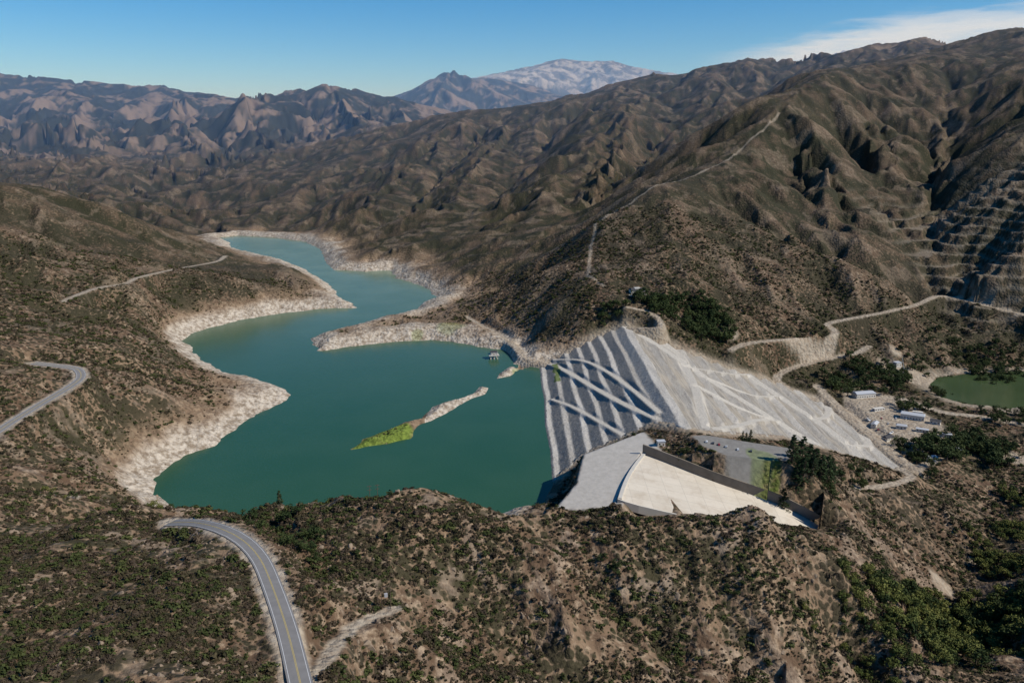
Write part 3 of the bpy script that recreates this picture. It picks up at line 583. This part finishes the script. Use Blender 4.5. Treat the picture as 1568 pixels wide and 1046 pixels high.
def scatter(name,pts,scl,col,nv,ixs=None):
    n=len(pts); me=bpy.data.meshes.new(name); me.vertices.add(n); me.vertices.foreach_set('co',np.asarray(pts,dtype=np.float32).ravel())
    a=me.attributes.new('rz','FLOAT','POINT'); a.data.foreach_set('value',rng.random(n).astype(np.float32)*6.28)
    a=me.attributes.new('sc','FLOAT_VECTOR','POINT'); a.data.foreach_set('vector',np.asarray(scl,dtype=np.float32).ravel())
    a=me.attributes.new('ix','INT','POINT'); a.data.foreach_set('value',(rng.integers(0,nv,n) if ixs is None else ixs).astype(np.int32))
    ob=bpy.data.objects.new(name,me); bpy.context.scene.collection.objects.link(ob)
    g=bpy.data.node_groups.new(name+'_nodes','GeometryNodeTree'); g.interface.new_socket('Geometry',in_out='INPUT',socket_type='NodeSocketGeometry'); g.interface.new_socket('Geometry',in_out='OUTPUT',socket_type='NodeSocketGeometry')
    N_=g.nodes; L=g.links; gi=N_.new('NodeGroupInput'); go=N_.new('NodeGroupOutput'); ip=N_.new('GeometryNodeInstanceOnPoints'); ci=N_.new('GeometryNodeCollectionInfo'); ci.inputs['Collection'].default_value=col; ci.inputs['Separate Children'].default_value=True; ci.inputs['Reset Children'].default_value=True
    def na(nm,dt):
        q=N_.new('GeometryNodeInputNamedAttribute'); q.data_type=dt; q.inputs['Name'].default_value=nm; return q.outputs['Attribute']
    cx_=N_.new('ShaderNodeCombineXYZ'); L.new(na('rz','FLOAT'),cx_.inputs[2]); L.new(cx_.outputs[0],ip.inputs['Rotation']); L.new(na('sc','FLOAT_VECTOR'),ip.inputs['Scale']); L.new(na('ix','INT'),ip.inputs['Instance Index'])
    ip.inputs['Pick Instance'].default_value=True; L.new(ci.outputs[0],ip.inputs['Instance']); L.new(gi.outputs[0],ip.inputs['Points']); L.new(ip.outputs[0],go.inputs[0])
    md=ob.modifiers.new('scatter','NODES'); md.node_group=g; return ob
bc=protocol('shrub_kinds',[bush('a_shrub',shm) for _ in range(3)]+[bush('b_dry_shrub',shm2) for _ in range(2)]+[bush('c_green_shrub',shg)])
G=np.stack([hh,pale,tan,dirt,grass,dsd,lsd,gul,np.maximum(lotm,apm)])
nb=290000
t=rng.uniform(-math.radians(40),math.radians(40),nb); r=150*(1650/150)**rng.random(nb)**.62
bx=np.sin(t)*r; by=np.cos(t)*r; s=samp(G,bx,by); bnz=fbm(bx/45,by/45,4,80)
ok=(s[1]<.25)&(s[3]<.15)&(s[8]<.1)&(s[5]>12)&(s[6]>10)&(rng.random(nb)<np.clip(.70+bnz*1.2-s[7]*.15,0.04,1)*(1-.8*s[2]))&(sdist(bx,by,spoly,60)>6)
bx,by,bz,gg=bx[ok],by[ok],s[0][ok],s[7][ok]; sz=np.exp(rng.normal(.12,.52,len(bx)))*(1+.6*sst(np.hypot(bx,by),500,1500))*(1+.25*fbm(bx/45,by/45,2,81)); sz=np.clip(sz,.5,4.2)
ix=np.where(rng.random(len(bx))<np.clip(.12-gg*.12+(sz>2.3)*.35,0,1),5,rng.integers(0,5,len(bx)))
scatter('chaparral_shrubs',np.stack([bx,by,bz],1),np.stack([sz*1.1,sz*1.1,sz*.85],1),bc,6,ix)
nr_=18000; t=rng.uniform(-math.radians(38),math.radians(38),nr_); r=220*(900/220)**rng.random(nr_); rx=np.sin(t)*r; ry=np.cos(t)*r; s=samp(G,rx,ry)
ok=(s[3]<.1)&(s[8]<.1)&(s[5]>15)&(s[6]>0)&(rng.random(nr_)<np.clip(fbm(rx/40,ry/40,3,90)*2.2+s[7]*.2-.3,0,1))&(sdist(rx,ry,spoly,60)>4)
rx,ry,rz_=rx[ok],ry[ok],s[0][ok]; rs_=np.clip(np.exp(rng.normal(-.2,.55,len(rx))),.3,3.2)
scatter('boulders',np.stack([rx,ry,rz_-.3*rs_],1),np.stack([rs_]*3,1),protocol('boulder_kinds',[rock('boulder') for _ in range(4)]),4)
pines=[pine('pine_%d'%i) for i in range(3)]
oc=protocol('oak_kinds',[oak('oak_%d'%i,oakm) for i in range(3)]); rc=protocol('riparian_kinds',[oak('willow_%d'%i,ripm) for i in range(3)]+[oak('alder',oakm)])
def grove(name,areas,col,nv):
    pts=[];sc=[]
    for u,v,z,rad,n_,hgt in areas:
        q=Z(u,v,z)
        for _ in range(n_):
            a=random.uniform(0,6.28); rr=rad*math.sqrt(random.random()); xx=q[0]+rr*math.cos(a); y_=q[1]+rr*math.sin(a)*1.2
            sm=samp(G,np.array([xx]),np.array([y_]))
            if sm[5][0]<8 or sm[8][0]>.3 or inside(np.array([xx]),np.array([y_]),spoly)[0]: continue
            pts.append((xx,y_,float(sm[0][0]))); h_=hgt*random.uniform(.55,1.25); sc.append((h_*1.15,h_*1.15,h_))
    return scatter(name,pts,sc,col,nv)
grove('oak_grove',[(1060,485,55,42,70,16),(1000,470,70,30,34,16),(940,485,60,22,22,13),(1095,500,42,30,45,17),(1290,590,-38,30,30,15),(1340,590,-42,34,34,14),(1370,580,-42,25,26,15),(1400,625,-44,25,14,13),(1420,690,-44,32,40,17),(1480,690,-48,36,44,16),(1500,680,-48,25,18,15),(1540,640,-46,30,20,13),(1300,695,12,22,18,9),(1250,715,42,18,14,10),(1520,575,-45,30,24,12),(1560,545,-30,60,70,13),(1230,735,10,22,10,8),(1135,708,50,10,8,6),(1320,575,-36,25,22,12),(1440,600,-48,16,14,11),(1470,540,-30,50,45,11),(1400,560,-35,25,14,10),(1400,715,-44,20,18,12),(1520,690,-50,30,26,14),(1050,690,48,7,10,5),(1090,704,48,8,10,5),(1120,712,46,9,10,6),(1160,722,42,10,12,6),(1190,730,38,10,12,7)],oc,3)
grove('riparian_grove',[(1400,1020,-50,40,130,12),(1480,1000,-68,45,160,13),(1545,960,-60,35,110,13),(1330,1040,-30,25,60,9),(1530,870,-62,20,60,10),(1545,820,-62,18,40,10),(1560,770,-60,20,30,10),(1440,950,-64,22,40,10),(250,780,12,14,16,7),(90,775,60,14,8,6),(1240,955,26,6,4,7),(1500,840,-62,14,20,9)],rc,4)
grove('hillside_oaks',[(470,860,95,12,14,7),(930,870,66,8,5,6),(560,900,85,10,3,6),(420,820,95,14,12,8),(700,940,65,30,5,5),(1060,900,50,30,6,5)],oc,3)
for u,v,z,hgt in [(1143,665,50,15),(1150,663,48,17),(1138,662,48,12),(1205,712,48,24),(1213,710,47,27),(1222,716,46,28),(1232,717,46,26),(1245,718,44,22),(1258,716,40,25),(1268,714,38,29),(1275,712,34,22),(430,790,70,18),(386,800,95,7),(1240,704,44,26),(1228,704,46,27),(1250,708,42,26),(1262,706,40,24)]:
    q=Z(u,v,z); o=bpy.data.objects.new('pine_tree',random.choice(pines)); bpy.context.scene.collection.objects.link(o); o.location=(q[0],q[1],zat(q[0],q[1])); ww=1.8 if u>1200 else 1.3; o.scale=(hgt*ww,hgt*ww,hgt); o.rotation_euler[2]=random.random()*6
hb=meshobj('atmospheric_haze',[(x_,y_,z_) for x_ in (-42000,42000) for y_ in (2300,45000) for z_ in (-400,1700)],[(0,1,3,2),(4,6,7,5),(0,4,5,1),(2,3,7,6),(0,2,6,4),(1,5,7,3)],bpy.data.materials.new('haze_air'))
hm=hb.data.materials[0]; hm.use_nodes=True; hm.node_tree.nodes.clear(); vo=hm.node_tree.nodes.new('ShaderNodeVolumeScatter'); ou=hm.node_tree.nodes.new('ShaderNodeOutputMaterial'); vo.inputs['Color'].default_value=(.34,.58,1,1); vo.inputs['Density'].default_value=5.5e-5; hm.node_tree.links.new(vo.outputs[0],ou.inputs['Volume'])
cam=bpy.data.cameras.new('camera'); co=bpy.data.objects.new('camera',cam); bpy.context.scene.collection.objects.link(co); co.location=(0,0,H0); co.rotation_euler=(math.radians(90-14.6),0,0)
cam.lens=28.01; cam.sensor_width=36; cam.clip_start=1; cam.clip_end=100000; bpy.context.scene.camera=co
sv=np.array([.80,-.25,.72]); sv/=np.linalg.norm(sv); el=math.asin(sv[2]); az=math.atan2(sv[0],sv[1])
sl=bpy.data.lights.new('sun','SUN'); sl.energy=5.0; sl.angle=math.radians(.5); sl.color=(1,.94,.84); so=bpy.data.objects.new('sun',sl); bpy.context.scene.collection.objects.link(so)
so.rotation_euler=Vector(sv).to_track_quat('Z','Y').to_euler(); so.location=(0,0,2000)
w_=bpy.data.worlds.new('World'); bpy.context.scene.world=w_; w_.use_nodes=True; k=NT_(w_.node_tree); bg=w_.node_tree.nodes['Background']
sky=k.new('ShaderNodeTexSky',sky_type='NISHITA'); sky.sun_disc=False; sky.sun_elevation=el; sky.sun_rotation=az; sky.altitude=1800; sky.air_density=1.0; sky.dust_density=.1; sky.ozone_density=4
hs=k.new('ShaderNodeHueSaturation'); hs.inputs['Saturation'].default_value=1.42; k.link(sky.outputs[0],hs.inputs['Color'])
tc=k.new('ShaderNodeTexCoord'); sx=k.new('ShaderNodeSeparateXYZ'); k.link(tc.outputs['Generated'],sx.inputs[0])
ysafe=k.math('MAXIMUM',sx.outputs[1],.05); a_=k.math('DIVIDE',sx.outputs[0],ysafe); hyp=k.math('SQRT',k.math('ADD',k.math('MULTIPLY',sx.outputs[0],sx.outputs[0]),k.math('MULTIPLY',sx.outputs[1],sx.outputs[1]))); e_=k.math('DIVIDE',sx.outputs[2],k.math('MAXIMUM',hyp,.01))
cv=k.new('ShaderNodeCombineXYZ'); k.inp(cv.inputs[0],k.math('MULTIPLY',a_,5.)); k.inp(cv.inputs[1],k.math('MULTIPLY',e_,45.)); n1=k.noise(cv.outputs[0],1.6,7,.6,.3)
top=k.ss(a_,.2,.5,.088,.122); e2=k.math('ADD',e_,k.math('MULTIPLY',k.math('SUBTRACT',n1,.5),.05))
low=k.ss(e2,.066,.082); hi=k.ss(k.math('SUBTRACT',e2,top),-.014,.008,1.,0.); cm=k.math('MULTIPLY',k.math('MULTIPLY',low,hi),k.ss(a_,.20,.36)); cm=k.math('MULTIPLY',cm,k.ss(n1,.3,.55,.6,.95))
col=k.mix(cm,hs.outputs[0],(6.4,6.7,7.0)); k.link(col,bg.inputs['Color']); bg.inputs['Strength'].default_value=.12
sc=bpy.context.scene; sc.view_settings.view_transform='Standard'; sc.view_settings.look='None'; sc.view_settings.exposure=0
